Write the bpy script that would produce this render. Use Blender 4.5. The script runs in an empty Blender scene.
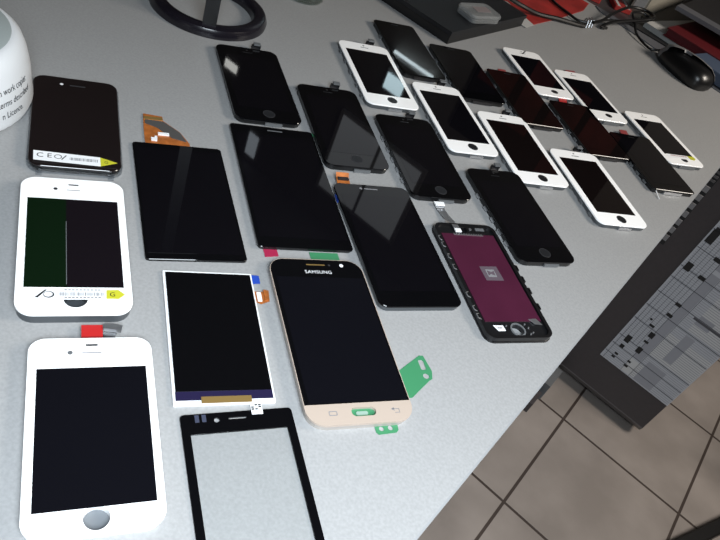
import bpy, bmesh, math, random
from mathutils import Vector, Matrix
random.seed(7)
PI = math.pi
SC = bpy.context.scene
COL = SC.collection
TZ = 0.74            # table top height above the floor
MM = 0.001

# ------------------------------------------------------------------ materials
BRIGHT = {'white_glass', 'white_plastic', 'white_sticker', 'white_tub_plastic', 'silver_metal', 'silver_print', 'orange_copper_flex'}   # everything else is toned down for the strong lamps
def mat(name, col, rough=0.5, metal=0.0, spec=0.5, noise=0.0, scale=60.0, bump=0.0, emit=None, estr=0.0, coat=0.0, alpha=None, trans=0.0):
    if name not in BRIGHT: col = tuple(x*0.58 for x in col)
    m = bpy.data.materials.new(name); m.use_nodes = True
    nt = m.node_tree; b = nt.nodes['Principled BSDF']
    c = (col[0], col[1], col[2], 1)
    b.inputs['Base Color'].default_value = c
    b.inputs['Roughness'].default_value = rough
    b.inputs['Metallic'].default_value = metal
    b.inputs['Specular IOR Level'].default_value = spec
    b.inputs['Coat Weight'].default_value = coat
    b.inputs['Transmission Weight'].default_value = trans
    if emit:
        b.inputs['Emission Color'].default_value = (*emit, 1)
        b.inputs['Emission Strength'].default_value = estr
    if alpha is not None: b.inputs['Alpha'].default_value = alpha
    if noise or bump:
        tc = nt.nodes.new('ShaderNodeTexCoord'); n = nt.nodes.new('ShaderNodeTexNoise')
        n.inputs['Scale'].default_value = scale; n.inputs['Detail'].default_value = 4
        nt.links.new(tc.outputs['Object'], n.inputs['Vector'])
        if noise:
            r = nt.nodes.new('ShaderNodeValToRGB')
            r.color_ramp.elements[0].position = 0.3; r.color_ramp.elements[1].position = 0.7
            r.color_ramp.elements[0].color = tuple(max(0, x*(1-noise)) for x in col)+(1,)
            r.color_ramp.elements[1].color = tuple(min(1, x*(1+noise)) for x in col)+(1,)
            nt.links.new(n.outputs['Fac'], r.inputs['Fac']); nt.links.new(r.outputs['Color'], b.inputs['Base Color'])
        if bump:
            bp = nt.nodes.new('ShaderNodeBump'); bp.inputs['Strength'].default_value = bump; bp.inputs['Distance'].default_value = 0.001
            nt.links.new(n.outputs['Fac'], bp.inputs['Height']); nt.links.new(bp.outputs['Normal'], b.inputs['Normal'])
    return m

def glass_mat(name, tint=(0.97, 0.98, 0.98), gloss=0.05, rough=0.05):
    m = bpy.data.materials.new(name); m.use_nodes = True
    nt = m.node_tree; nt.nodes.remove(nt.nodes['Principled BSDF']); out = nt.nodes['Material Output']
    t = nt.nodes.new('ShaderNodeBsdfTransparent'); t.inputs[0].default_value = (*tint, 1)
    g = nt.nodes.new('ShaderNodeBsdfGlossy'); g.inputs['Roughness'].default_value = rough
    f = nt.nodes.new('ShaderNodeLayerWeight'); f.inputs[0].default_value = 0.25
    mx = nt.nodes.new('ShaderNodeMixShader'); mth = nt.nodes.new('ShaderNodeMath'); mth.operation = 'MULTIPLY_ADD'
    mth.inputs[1].default_value = 0.35; mth.inputs[2].default_value = gloss
    nt.links.new(f.outputs['Facing'], mth.inputs[0]); nt.links.new(mth.outputs[0], mx.inputs[0])
    nt.links.new(t.outputs[0], mx.inputs[1]); nt.links.new(g.outputs[0], mx.inputs[2]); nt.links.new(mx.outputs[0], out.inputs[0])
    return m

def table_mat():
    m = mat('grey_speckled_laminate', (0.5, 0.5, 0.49), 0.42, spec=0.35)
    nt = m.node_tree; b = nt.nodes['Principled BSDF']
    tc = nt.nodes.new('ShaderNodeTexCoord')
    n = nt.nodes.new('ShaderNodeTexNoise'); n.inputs['Scale'].default_value = 520; n.inputs['Detail'].default_value = 3
    n2 = nt.nodes.new('ShaderNodeTexNoise'); n2.inputs['Scale'].default_value = 9; n2.inputs['Detail'].default_value = 3
    mx = nt.nodes.new('ShaderNodeMix'); mx.data_type = 'FLOAT'; mx.inputs[0].default_value = 0.1
    r = nt.nodes.new('ShaderNodeValToRGB')
    r.color_ramp.elements[0].position = 0.34; r.color_ramp.elements[1].position = 0.66
    r.color_ramp.elements[0].color = (0.270, 0.271, 0.270, 1); r.color_ramp.elements[1].color = (0.310, 0.311, 0.310, 1)
    nt.links.new(tc.outputs['Object'], n.inputs['Vector']); nt.links.new(tc.outputs['Object'], n2.inputs['Vector'])
    nt.links.new(n.outputs['Fac'], mx.inputs[2]); nt.links.new(n2.outputs['Fac'], mx.inputs[3])
    nt.links.new(mx.outputs[0], r.inputs['Fac']); nt.links.new(r.outputs['Color'], b.inputs['Base Color'])
    return m

def tile_mat(x0, y0, size):
    m = mat('beige_floor_tile', (0.3, 0.28, 0.26), 0.38)
    nt = m.node_tree; b = nt.nodes['Principled BSDF']; N = nt.nodes.new; Lk = nt.links.new
    geo = N('ShaderNodeNewGeometry'); mp = N('ShaderNodeMapping'); mp.vector_type = 'POINT'
    mp.inputs['Location'].default_value = (-x0/size+100, -y0/size+100, 0); mp.inputs['Scale'].default_value = (1/size, 1/size, 1)
    Lk(geo.outputs['Position'], mp.inputs['Vector'])
    br = N('ShaderNodeTexBrick'); br.offset = 0; br.squash = 1
    br.inputs['Scale'].default_value = 1; br.inputs['Mortar Size'].default_value = 0.011; br.inputs['Mortar Smooth'].default_value = 0.2
    br.inputs['Brick Width'].default_value = 1; br.inputs['Row Height'].default_value = 1
    br.inputs['Color1'].default_value = (0.27, 0.243, 0.227, 1); br.inputs['Color2'].default_value = (0.25, 0.225, 0.208, 1)
    br.inputs['Mortar'].default_value = (0.05, 0.038, 0.033, 1)
    Lk(mp.outputs[0], br.inputs['Vector'])
    n = N('ShaderNodeTexNoise'); n.inputs['Scale'].default_value = 7; n.inputs['Detail'].default_value = 6
    Lk(geo.outputs['Position'], n.inputs['Vector'])
    r = N('ShaderNodeValToRGB'); r.color_ramp.elements[0].position = 0.35; r.color_ramp.elements[1].position = 0.7
    r.color_ramp.elements[0].color = (0.8, 0.78, 0.76, 1); r.color_ramp.elements[1].color = (1.12, 1.1, 1.08, 1)
    Lk(n.outputs['Fac'], r.inputs['Fac'])
    mx = N('ShaderNodeMix'); mx.data_type = 'RGBA'; mx.blend_type = 'MULTIPLY'; mx.inputs[0].default_value = 1
    Lk(br.outputs['Color'], mx.inputs[6]); Lk(r.outputs['Color'], mx.inputs[7]); Lk(mx.outputs[2], b.inputs['Base Color'])
    bp = N('ShaderNodeBump'); bp.inputs['Strength'].default_value = 0.6; bp.inputs['Distance'].default_value = 0.002; bp.invert = True
    Lk(br.outputs['Fac'], bp.inputs['Height']); Lk(bp.outputs['Normal'], b.inputs['Normal'])
    return m

M = {
 'holegrey': mat('hole_shade_grey', (0.24, 0.26, 0.28), 0.5),  'midgrey': mat('mid_grey_plastic', (0.30, 0.30, 0.31), 0.4),  'aglass': mat('brown_black_glass', (0.017, 0.012, 0.012), 0.05, spec=0.5),
 'table': table_mat(), 'edge': mat('light_edge_band', (0.45, 0.46, 0.47), 0.4), 'tile': tile_mat(0.0955, 1.2114, 0.2955),
 'wall': mat('dull_wall_paint', (0.50, 0.475, 0.45), 0.7, noise=0.1, scale=3), 'ceil': mat('ceiling_paint', (0.4, 0.4, 0.4), 0.8, noise=0.05, scale=3),
 'black': mat('black_plastic', (0.007, 0.007, 0.008), 0.38, noise=0.2), 'frame': mat('dark_frame_plastic', (0.010, 0.0105, 0.012), 0.35),
 'edgegrey': mat('grey_frame_plastic', (0.10, 0.11, 0.12), 0.3),
 'bglass': mat('black_glass', (0.004, 0.004, 0.005), 0.03, spec=0.5), 'bscreen': mat('black_screen_glass', (0.0055, 0.005, 0.007), 0.025, spec=0.45),
 'brownglass': mat('black_brown_glass', (0.009, 0.006, 0.006), 0.03, spec=0.5), 'softblack': mat('near_black_screen', (0.006, 0.006, 0.009), 0.16, spec=0.35),
 'wglass': mat('white_glass', (0.95, 0.95, 0.945), 0.12, spec=0.5), 'wplast': mat('white_plastic', (0.75, 0.76, 0.77), 0.35),
 'gold': mat('champagne_glass', (0.69, 0.565, 0.47), 0.18, spec=0.5), 'goldrim': mat('champagne_rim', (0.78, 0.72, 0.66), 0.25, metal=0.4),
 'silver': mat('silver_metal', (0.62, 0.63, 0.65), 0.28, metal=0.9), 'grey': mat('grey_plastic', (0.2, 0.21, 0.22), 0.4),
 'btn_or_hole': mat('dark_grey_button_or_hole', (0.022, 0.023, 0.026), 0.3), 'ring': mat('dim_button_ring', (0.05, 0.05, 0.055), 0.35),
 'copper': mat('orange_copper_flex', (0.42, 0.13, 0.03), 0.35, metal=0.2, noise=0.25, scale=200), 'flexdark': mat('dark_flex', (0.035, 0.033, 0.035), 0.35, noise=0.3, scale=200),
 'stiff': mat('grey_stiffener', (0.12, 0.115, 0.11), 0.5), 'goldflex': mat('golden_flex', (0.42, 0.27, 0.09), 0.3, metal=0.3),
 'purple': mat('purple_black_band', (0.026, 0.021, 0.07), 0.2), 'bluetab': mat('blue_tab', (0.03, 0.1, 0.62), 0.4),
 'redtab': mat('red_tab', (0.72, 0.03, 0.03), 0.4), 'pinktab': mat('faded_red_tab', (0.45, 0.08, 0.08), 0.4), 'crimson': mat('crimson_tab', (0.55, 0.03, 0.10), 0.4),
 'green': mat('green_adhesive_film', (0.075, 0.35, 0.16), 0.35), 'greenpale': mat('green_film_hole', (0.42, 0.6, 0.5), 0.4),
 'maroon': mat('maroon_back_film', (0.095, 0.016, 0.044), 0.32, spec=0.4, noise=0.12, scale=25), 'stickergrey': mat('grey_sticker', (0.16, 0.12, 0.15), 0.5),
 'stickerwhite': mat('white_sticker', (0.8, 0.81, 0.82), 0.5), 'yellow': mat('yellow_sticker', (0.85, 0.83, 0.05), 0.45), 'ink': mat('black_ink', (0.02, 0.02, 0.022), 0.6),
 'inkgrey': mat('grey_ink', (0.33, 0.33, 0.35), 0.6), 'print': mat('silver_print', (0.75, 0.76, 0.78), 0.4), 'tray': glass_mat('clear_tray_plastic', (0.85, 0.87, 0.89), 0.08, 0.15),
 'pane': glass_mat('clear_touch_glass', (0.985, 0.99, 0.99), 0.0, 0.04), 'clear': glass_mat('clear_dish_plastic', (0.86, 0.9, 0.88), 0.06, 0.1),
 'casepl': mat('frosted_case_plastic', (0.55, 0.57, 0.57), 0.3, alpha=0.42), 'darkgreen': mat('green_black_glass', (0.005, 0.016, 0.006), 0.07, spec=0.4),
 'purpleblack': mat('purple_black_glass', (0.011, 0.008, 0.011), 0.08, spec=0.4), 'tub': mat('white_tub_plastic', (0.62, 0.645, 0.665), 0.4), 'lid': mat('pale_teal_lid', (0.50, 0.57, 0.57), 0.45),
 'laptop': mat('matt_black_lid', (0.010, 0.011, 0.014), 0.42, noise=0.15, scale=40), 'red': mat('red_paper', (0.5, 0.035, 0.03), 0.5, noise=0.3, scale=30), 'white': mat('white_paper', (0.72, 0.72, 0.7), 0.6),
 'cream': mat('cream_card', (0.46, 0.43, 0.36), 0.6, noise=0.06, scale=12), 'darkred': mat('dark_red_cover', (0.16, 0.012, 0.018), 0.45), 'bluegrey': mat('blue_grey_cover', (0.10, 0.14, 0.22), 0.45),
 'strip': mat('blue_grey_metal', (0.24, 0.25, 0.28), 0.4, metal=0.3), 'cab': mat('dark_brown_grey_metal', (0.088, 0.076, 0.08), 0.45, noise=0.06, scale=120), 'cabedge': mat('lighter_grey_edge', (0.17, 0.16, 0.165), 0.45),
 'vent': mat('pale_grey_vent', (0.38, 0.37, 0.38), 0.5), 'sheet': mat('pale_blue_grey_paper', (0.85, 0.87, 0.93), 0.65), 'sheetgrey': mat('grey_printed_band', (0.56, 0.57, 0.63), 0.65),
 'sheetlight': mat('light_printed_band', (1.0, 1.0, 1.0), 0.65), 'line': mat('dark_ruled_line', (0.14, 0.14, 0.16), 0.7), 'line2': mat('soft_ruled_line', (0.56, 0.57, 0.62), 0.7),
 'navy': mat('navy_card', (0.02, 0.03, 0.06), 0.5), 'tubelight': mat('tube_light', (1, 1, 1), 0.5, emit=(0.8, 0.95, 1.0), estr=5.0), 'paneglow': mat('bright_pane', (0.8, 0.9, 1), 0.5, emit=(0.7, 0.92, 1.0), estr=5.0), 'spotglow': mat('spot_glow', (1, 1, 1), 0.5, emit=(1, 1, 0.95), estr=4.0), 'softglow': mat('soft_glow', (1, 1, 1), 0.5, emit=(0.8, 0.9, 1), estr=1.6), 'windowglow': mat('frosted_window_glow', (0.5, 0.5, 0.5), 0.5, emit=(0.9, 0.95, 1), estr=0.55), 'redboard': mat('dull_red_notice', (0.36, 0.06, 0.05), 0.6, noise=0.5, scale=8),
 'board': mat('grey_board', (0.5, 0.5, 0.5), 0.6), 'pinkgrey': mat('pinkish_grey_label', (0.36, 0.30, 0.30), 0.5), 'footred': mat('pinkish_plastic', (0.3, 0.2, 0.2), 0.5),
}

# ------------------------------------------------------------------ mesh helpers
def rr(w, h, r, n=7, cx=0, cy=0):
    r = max(1e-6, min(r, w/2-1e-6, h/2-1e-6)); out = []
    for (sx, sy, a0) in ((1, 1, 0), (-1, 1, PI/2), (-1, -1, PI), (1, -1, 1.5*PI)):
        for i in range(n+1):
            a = a0+PI/2*i/n
            out.append((cx+sx*(w/2-r)+r*math.cos(a), cy+sy*(h/2-r)+r*math.sin(a)))
    return out

class MB:
    def __init__(s): s.v = []; s.f = []
    def loft(s, rings, caps=True, closed=True):
        b = len(s.v); n = len(rings[0])
        for r in rings: s.v += [tuple(p) for p in r]
        for k in range(len(rings)-1):
            for i in range(n if closed else n-1):
                j = (i+1) % n
                s.f.append((b+k*n+i, b+k*n+j, b+(k+1)*n+j, b+(k+1)*n+i))
        if caps:
            s.f.append(tuple(b+i for i in reversed(range(n)))); s.f.append(tuple(b+(len(rings)-1)*n+i for i in range(n)))
        return s
    def prism(s, poly, z0, z1):
        a = sum(poly[i][0]*poly[(i+1) % len(poly)][1]-poly[(i+1) % len(poly)][0]*poly[i][1] for i in range(len(poly)))
        if a < 0: poly = poly[::-1]
        return s.loft([[(x, y, z0) for x, y in poly], [(x, y, z1) for x, y in poly]])
    def slab(s, w, h, r, z0, z1, ch=0.0, cx=0, cy=0, n=7):
        R = []
        if ch: R.append([(x, y, z0) for x, y in rr(w-2*ch, h-2*ch, max(r-ch, 1e-5), n, cx, cy)])
        R.append([(x, y, z0+ch) for x, y in rr(w, h, r, n, cx, cy)])
        R.append([(x, y, z1-ch) for x, y in rr(w, h, r, n, cx, cy)])
        if ch: R.append([(x, y, z1) for x, y in rr(w-2*ch, h-2*ch, max(r-ch, 1e-5), n, cx, cy)])
        return s.loft(R)
    def box(s, x0, x1, y0, y1, z0, z1):
        return s.prism([(x0, y0), (x1, y0), (x1, y1), (x0, y1)], z0, z1)
    def disc(s, cx, cy, r, z0, z1, n=24, ry=None):
        ry = ry or r
        return s.prism([(cx+r*math.cos(2*PI*i/n), cy+ry*math.sin(2*PI*i/n)) for i in range(n)], z0, z1)
    def lathe(s, prof, n=48, cx=0, cy=0):
        return s.loft([[(cx+r*math.cos(2*PI*i/n), cy+r*math.sin(2*PI*i/n), z) for i in range(n)] for r, z in prof])
    def plate(s, outer, holes, z0, z1):
        bm = bmesh.new(); loops = []
        for lp in [outer]+holes:
            vs = [bm.verts.new((x, y, 0)) for x, y in lp]; loops.append(vs)
            for i in range(len(vs)): bm.edges.new((vs[i], vs[(i+1) % len(vs)]))
        bmesh.ops.triangle_fill(bm, use_beauty=True, use_dissolve=False, edges=bm.edges[:], normal=(0, 0, 1))
        bm.verts.index_update(); base = len(s.v); nv = len(bm.verts)
        s.v += [(v.co.x, v.co.y, z0) for v in bm.verts]+[(v.co.x, v.co.y, z1) for v in bm.verts]
        for f in bm.faces:
            ix = [v.index for v in f.verts]
            if f.normal.z < 0: ix = ix[::-1]
            s.f.append(tuple(base+nv+i for i in ix)); s.f.append(tuple(base+i for i in reversed(ix)))
        for k, vs in enumerate(loops):
            lp = [v.co for v in vs]; a = sum(lp[i].x*lp[(i+1) % len(lp)].y-lp[(i+1) % len(lp)].x*lp[i].y for i in range(len(lp)))
            flip = (a < 0) if k == 0 else (a > 0)
            for i in range(len(vs)):
                a_, b_ = vs[i].index, vs[(i+1) % len(vs)].index
                if flip: a_, b_ = b_, a_
                s.f.append((base+a_, base+b_, base+nv+b_, base+nv+a_))
        bm.free(); return s
    def tube(s, pts, r, n=10):
        P = [Vector(p) for p in pts]; rings = []; up = Vector((0, 0, 1))
        for i, p in enumerate(P):
            d = (P[min(i+1, len(P)-1)]-P[max(i-1, 0)]).normalized()
            a = d.cross(up)
            if a.length < 1e-4: a = d.cross(Vector((1, 0, 0)))
            a.normalize(); b = a.cross(d)
            rings.append([tuple(p+r*(a*math.cos(2*PI*k/n)+b*math.sin(2*PI*k/n))) for k in range(n)])
        return s.loft(rings)
    def strip(s, prof, x0, x1, t=0.0003):
        """thin ribbon: profile in (y, z), extruded along x"""
        up = [(y, z+t) for y, z in prof]
        loop = prof+up[::-1]
        return s.loft([[(x0, y, z) for y, z in loop], [(x1, y, z) for y, z in loop]])
    def build(s, name, m, parent=None, smooth=False, label=None):
        me = bpy.data.meshes.new(name); me.from_pydata(s.v, [], s.f)
        bm = bmesh.new(); bm.from_mesh(me); bmesh.ops.recalc_face_normals(bm, faces=bm.faces[:]); bm.to_mesh(me); bm.free()
        me.materials.append(M[m] if isinstance(m, str) else m)
        if smooth:
            me.shade_smooth()
            me.set_sharp_from_angle(angle=math.radians(40))
        o = bpy.data.objects.new(name, me); COL.objects.link(o)
        if parent is not None: o.parent = parent
        if label: o['label'] = label
        return o

def bez(pts, n=12):
    """Catmull-Rom through points"""
    P = [Vector(p) for p in pts]; P = [2*P[0]-P[1]]+P+[2*P[-1]-P[-2]]; out = []
    for i in range(1, len(P)-2):
        a, b, c, d = P[i-1], P[i], P[i+1], P[i+2]
        for k in range(n):
            t = k/n
            out.append(0.5*((2*b)+(c-a)*t+(2*a-5*b+4*c-d)*t*t+(3*b-3*c+d-a)*t**3))
    out.append(P[-2]); return out

def text_geo(body, size, depth=0.0, res=3, spacing=1.0):
    cu = bpy.data.curves.new('lettering', 'FONT'); cu.body = body; cu.size = size; cu.extrude = depth; cu.resolution_u = res; cu.space_character = spacing
    o = bpy.data.objects.new('lettering', cu); COL.objects.link(o)
    bpy.context.view_layer.update()
    me = bpy.data.meshes.new_from_object(o.evaluated_get(bpy.context.evaluated_depsgraph_get()))
    v = [tuple(x.co) for x in me.vertices]; f = [tuple(p.vertices) for p in me.polygons]
    COL.objects.unlink(o); bpy.data.objects.remove(o); bpy.data.curves.remove(cu); bpy.data.meshes.remove(me)
    return v, f

def text(body, size, name, m, parent, fn=None, x=0, y=0, z=0, center=False, spacing=1.0, fit=None):
    v, f = text_geo(body, size, spacing=spacing)
    x0 = min(p[0] for p in v); x1 = max(p[0] for p in v)
    s = (fit/(x1-x0)) if fit else 1.0
    off = -(x0+x1)/2 if center else -x0
    b = MB(); b.f = f
    b.v = [((p[0]+off)*s+x, p[1]*(s if fit else 1)+y, z) for p in v]
    if fn: b.v = [fn(*p) for p in b.v]
    return b.build(name, m, parent)

def tag(o, label=None, cat=None, group=None, kind=None):
    if label: o['label'] = label
    if cat: o['category'] = cat
    if group: o['group'] = group
    if kind: o['kind'] = kind
    return o
def thing(name, loc, rz, label, cat, group=None):
    o = bpy.data.objects.new(name, None); COL.objects.link(o); o.empty_display_size = 0.02
    o.location = loc; o.rotation_euler = (0, 0, rz)
    return tag(o, label, cat, group)
def dup(src, parent, loc=None):
    c = src.copy(); COL.objects.link(c); c.parent = parent
    if loc: c.location = loc
    return c

# ------------------------------------------------------------------ camera
F_PX, PITCH, ROLL, HC = 682.80, 0.71007, 0.43048, 0.33937
YAW = math.radians(22.5)
RM = Matrix.Rotation(YAW, 3, 'Z')
fwd = Vector((0, math.cos(PITCH), -math.sin(PITCH))); right = Vector((1, 0, 0)); up = right.cross(fwd)
r_ = math.cos(ROLL)*right+math.sin(ROLL)*up; u_ = -math.sin(ROLL)*right+math.cos(ROLL)*up
r_, u_, fwd = RM @ r_, RM @ u_, RM @ fwd
cd = bpy.data.cameras.new('camera'); cam = bpy.data.objects.new('camera', cd); COL.objects.link(cam)
mw = Matrix((( r_.x, u_.x, -fwd.x, 0), (r_.y, u_.y, -fwd.y, 0), (r_.z, u_.z, -fwd.z, TZ+HC), (0, 0, 0, 1)))
cam.matrix_world = mw; cd.sensor_width = 36; cd.lens = 36*F_PX/720; cd.clip_start = 0.01; cd.clip_end = 50
SC.camera = cam

# ------------------------------------------------------------------ room
def struct(name, mb, m):
    return tag(mb.build(name, m), kind='structure')
X0, X1, Y0, Y1, H = -3.0, 2.6, -2.6, 2.62, 2.75
struct('floor', MB().box(X0, X1, Y0, Y1, -0.05, 0), 'tile')
struct('ceiling', MB().box(X0, X1, Y0, Y1, H, H+0.05), 'ceil')
struct('wall_back', MB().box(X0, X1, Y1, Y1+0.05, 0, H), 'wall')
struct('wall_front', MB().box(X0, X1, Y0-0.05, Y0, 0, H), 'wall')
struct('wall_left', MB().box(X0-0.05, X0, Y0, Y1, 0, H), 'wall')
struct('wall_right', MB().box(X1, X1+0.05, Y0, Y1, 0, H), 'wall')

# things high on the back wall that show only as reflections in the glossy screens
def wall_box(parent, name, m, x0, x1, z0, z1, d0=0.0, d1=0.02):
    return MB().box(x0, x1, -d1, -d0, z0, z1).build(name, m, parent)
t = thing('wall_lamp', (-1.25, Y1, TZ+0.93), 0, 'slim tube lamp on the back wall, seen as a bright streak in a black screen', 'lamp')
wall_box(t, 'lamp_body', 'wplast', -0.13, 0.13, 0.012, 0.03)
MB().tube([(-0.11, -0.03, 0), (0.11, -0.03, 0)], 0.007).build('tube', 'tubelight', t)
t = thing('light_panel', (-1.31, Y1, TZ+1.07), 0, 'small cyan light panel on the back wall, seen in a white phone screen', 'light panel')
wall_box(t, 'panel_frame', 'wplast', -0.058, 0.058, -0.052, 0.052, 0, 0.010)
wall_box(t, 'diffuser', 'paneglow', -0.05, 0.05, -0.03, 0.045, 0.010, 0.014)
for x, z, sx, sz, mn in ((-2.27, 1.55, 0.045, 0.022, 'spotglow'), (-2.0, 1.89, 0.035, 0.07, 'softglow')):
    t = thing('wall_spotlight', (x, Y1, TZ+z), 0, 'small bright wall light, seen as a glint in the black screen by the ring stand' if mn == 'spotglow' else 'soft wall light, seen as a pale patch in the large square-cornered black screen', 'wall light')
    wall_box(t, 'lamp_body', 'wplast', -sx-0.01, sx+0.01, -sz-0.01, sz+0.01, 0, 0.01); wall_box(t, 'diffuser', mn, -sx, sx, -sz, sz, 0.01, 0.014)
t = thing('noticeboard', (0, Y1, TZ), 0, 'dull red board on the back wall, seen as red reflections in the far screens', 'board')
wall_box(t, 'board_frame', 'black', -0.98, -0.28, 0.60, 1.08, 0, 0.015)
for (x0, x1, z0, z1) in ((-0.96, -0.80, 0.70, 0.82), (-0.76, -0.66, 0.62, 0.92), (-0.62, -0.50, 0.64, 0.86), (-0.55, -0.42, 0.92, 1.06), (-0.47, -0.33, 0.70, 0.84)):
    wall_box(t, 'notice', 'redboard', x0, x1, z0, z1, 0.015, 0.02)
win = MB().box(-1.52, -0.98, Y1-0.02, Y1, TZ+1.34, TZ+1.82).build('window_1', 'wplast'); tag(win, kind='structure')
for k in range(2): MB().box(-1.50+k*0.26, -1.26+k*0.26, Y1-0.022, Y1-0.02, TZ+1.36, TZ+1.80).build('window_pane', 'windowglow', win)

# ------------------------------------------------------------------ table
t = thing('work_table', (0, 0, 0), 0, 'large light grey speckled table covered with phone screens', 'table')
b = MB(); TX0, TX1, TY0, TY1 = -1.25, 0.0035, -0.45, 1.30
b.box(TX0, TX1, TY0, TY1, TZ-0.025, TZ); b.build('tabletop', 'table', t)
MB().box(TX1, TX1+0.0015, TY0, TY1, TZ-0.025, TZ-0.0005).build('edge_band', 'edge', t)
for (lx, ly) in ((-0.07, 1.22), (-1.2, 1.22), (-0.07, -0.38), (-1.2, -0.38)):
    lg = MB().box(lx-0.025, lx+0.025, ly-0.025, ly+0.025, 0.0, TZ-0.025).build('leg', 'frame', t)
MB().box(-0.09, 0.025, 1.15, 1.20, 0, 0.03).build('foot_bar', 'cab', t)
MB().box(-0.09, 0.03, 1.21, 1.28, 0, 0.05).build('cross_foot', 'grey', t)
# metal strip at the far end of the top
MB().prism([(-0.335, 1.296), (-0.318, 1.279), (-0.232, 1.268), (-0.198, 1.258), (-0.07, 1.236), (-0.02, 1.232), (-0.02, 1.297)], TZ, TZ+0.002).build('edge_strip', 'strip'); tag(COL.objects[-1] if False else bpy.data.objects['edge_strip'], 'blue-grey metal strip lying along the far end of the table', 'strip')

# ------------------------------------------------------------------ phone screens
Q = {'A': (-0.3844, 0.2824, 0.9631, 0.0628, 0.117), 'B': (-0.2735, 0.2045, 0.979, 0.0652, 0.1232), 'D': (-0.2766, 0.3015, 0.9818, 0.07, 0.1298), 'E': (-0.1678, 0.2326, 0.9457, 0.0602, 0.1058), 'G': (-0.1182, 0.2956, 0.9639, 0.0722, 0.1395), 'H': (-0.2505, 0.3858, 0.96, 0.0759, 0.1539), 'I': (-0.372, 0.4687, 0.9826, 0.063, 0.1267), 'J': (-0.2856, 0.4972, 0.9672, 0.0637, 0.129), 'K': (-0.1531, 0.4106, 0.9798, 0.0706, 0.139), 'L': (-0.2149, 0.5387, 0.9647, 0.0637, 0.1265), 'M': (-0.0799, 0.4528, 0.9667, 0.0627, 0.1281), 'N': (-0.1088, 0.5578, 0.9826, 0.063, 0.1283), 'O': (-0.3349, 0.6192, 0.9629, 0.0621, 0.1276), 'P': (-0.3585, 0.714, 0.9768, 0.0565, 0.1245), 'Q': (-0.2391, 0.6381, 0.9677, 0.0611, 0.1273), 'R': (-0.2914, 0.7484, 0.9566, 0.0614, 0.12), 'S': (-0.1662, 0.6706, 0.9479, 0.0646, 0.1253), 'T': (-0.2222, 0.7821, 0.9602, 0.0588, 0.1176), 'U': (-0.2485, 0.872, 0.968, 0.0611, 0.1144), 'V': (-0.1794, 0.9042, 0.9718, 0.0596, 0.1158), 'W': (-0.1408, 0.8105, 0.9558, 0.0618, 0.1104), 'X': (-0.0801, 0.6958, 0.9377, 0.0655, 0.1236), 'Y': (-0.0603, 0.8312, 0.9278, 0.064, 0.1095), 'Z': (-0.0721, 0.9172, 0.9662, 0.0627, 0.1125), 'C': (-0.1563, 0.1353, 0.9718, 0.0655, 0.1165), 'F': (-0.0651, 0.1688, 0.9859, 0.066, 0.126)}
def mm(pts): return [(x*MM, y*MM) for x, y in pts]
def circ(cx, cy, r, n=28, ry=None): return [(cx+r*math.cos(2*PI*i/n), cy+(ry or r)*math.sin(2*PI*i/n)) for i in range(n)]
ZG = 0.0062          # top of the glass
def start(k, name, label, cat, group=None):
    q = Q[k]; return thing(name, (q[0], q[1], TZ), q[2], label, cat, group), q[3], q[4]

def clips(p, w, h, m='silver', ys=(-0.36, -0.2, 0.0, 0.18, 0.34), sides=(-1,)):
    for sd in sides:
        for y in ys:
            x = sd*(w/2-0.0004)
            b = MB(); a0, a1 = sorted((x, x+sd*0.0016))
            b.plate([(a0, y*h-0.003), (a1, y*h-0.003), (a1, y*h+0.003), (a0, y*h+0.003)], [], 0.0012, 0.0034)
            b.build('clip', m, p)

def curl_flex(p, h, x=0.012, w=0.009, m='flexdark', out=0.008):
    y = h/2
    f = MB().strip([(y-0.006, 0.0025), (y+out*0.6, 0.0022), (y+out, 0.004), (y+out*0.95, 0.0072), (y+out*0.55, 0.0085)], x-w/2, x+w/2).build('flex_cable', m, p)
    MB().box(x-w/2+0.001, x+w/2-0.001, y+out*0.3, y+out*0.85, 0.0088, 0.0104).build('connector', 'grey', f)
    return f

def phone(k, label, style, group, r=0.0085, screen=None, home=None, homer=(0.0055, 0.0055), hm='btn_or_hole', spk=True, camx=None, ring=False,
          glass=None, scr=None, frame='frame', name='phone_screen', rim=0.0, holes=(), zg=ZG):
    p, w, h = start(k, name, label, 'phone screen', group)
    glass = glass or ('wglass' if style == 'white' else 'bglass')
    hol = [circ(home[0], home[1], homer[0], ry=homer[1])] if hm is None else []
    hol += list(holes)
    if hol:
        MB().plate(rr(w-0.0016, h-0.0016, r), hol, 0.0, zg-0.0016).build('frame', frame, p)
        MB().plate(rr(w, h, r, 9), hol, zg-0.0016, zg).build('glass_panel', glass, p)
    else:
        MB().slab(w-0.0016, h-0.0016, r, 0.0, zg-0.0016, 0.0006).build('frame', frame, p)
        MB().slab(w, h, r, zg-0.0016, zg, 0.0003, n=9).build('glass_panel', glass, p)
    if screen:
        x0, x1, y0, y1 = [a*MM for a in screen]
        MB().slab(x1-x0, y1-y0, 0.0003, zg, zg+0.00008, 0, (x0+x1)/2, (y0+y1)/2, 2).build('screen', scr or ('bscreen'), p)
    if home and hm:
        MB().disc(home[0], home[1], homer[0], zg, zg+0.0001, 28, homer[1]).build('button_or_hole_shade', hm, p)
        if ring:
            MB().plate(circ(home[0], home[1], homer[0]+0.0003), [circ(home[0], home[1], homer[0]-0.0004)], zg, zg+0.00015).build('button_ring', 'ring', p)
    if spk:
        sm = 'grey' if style == 'white' else 'btn_or_hole'
        MB().slab(0.010, 0.0011, 0.0005, zg, zg+0.0001, 0, 0, h/2-0.0095, 4).build('speaker_slot', sm, p)
        MB().disc(0 if camx is None else camx, h/2-(0.005 if camx is None else 0.0095), 0.0011, zg, zg+0.0001, 14).build('camera_dot', 'ink', p)
    return p, w, h

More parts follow.
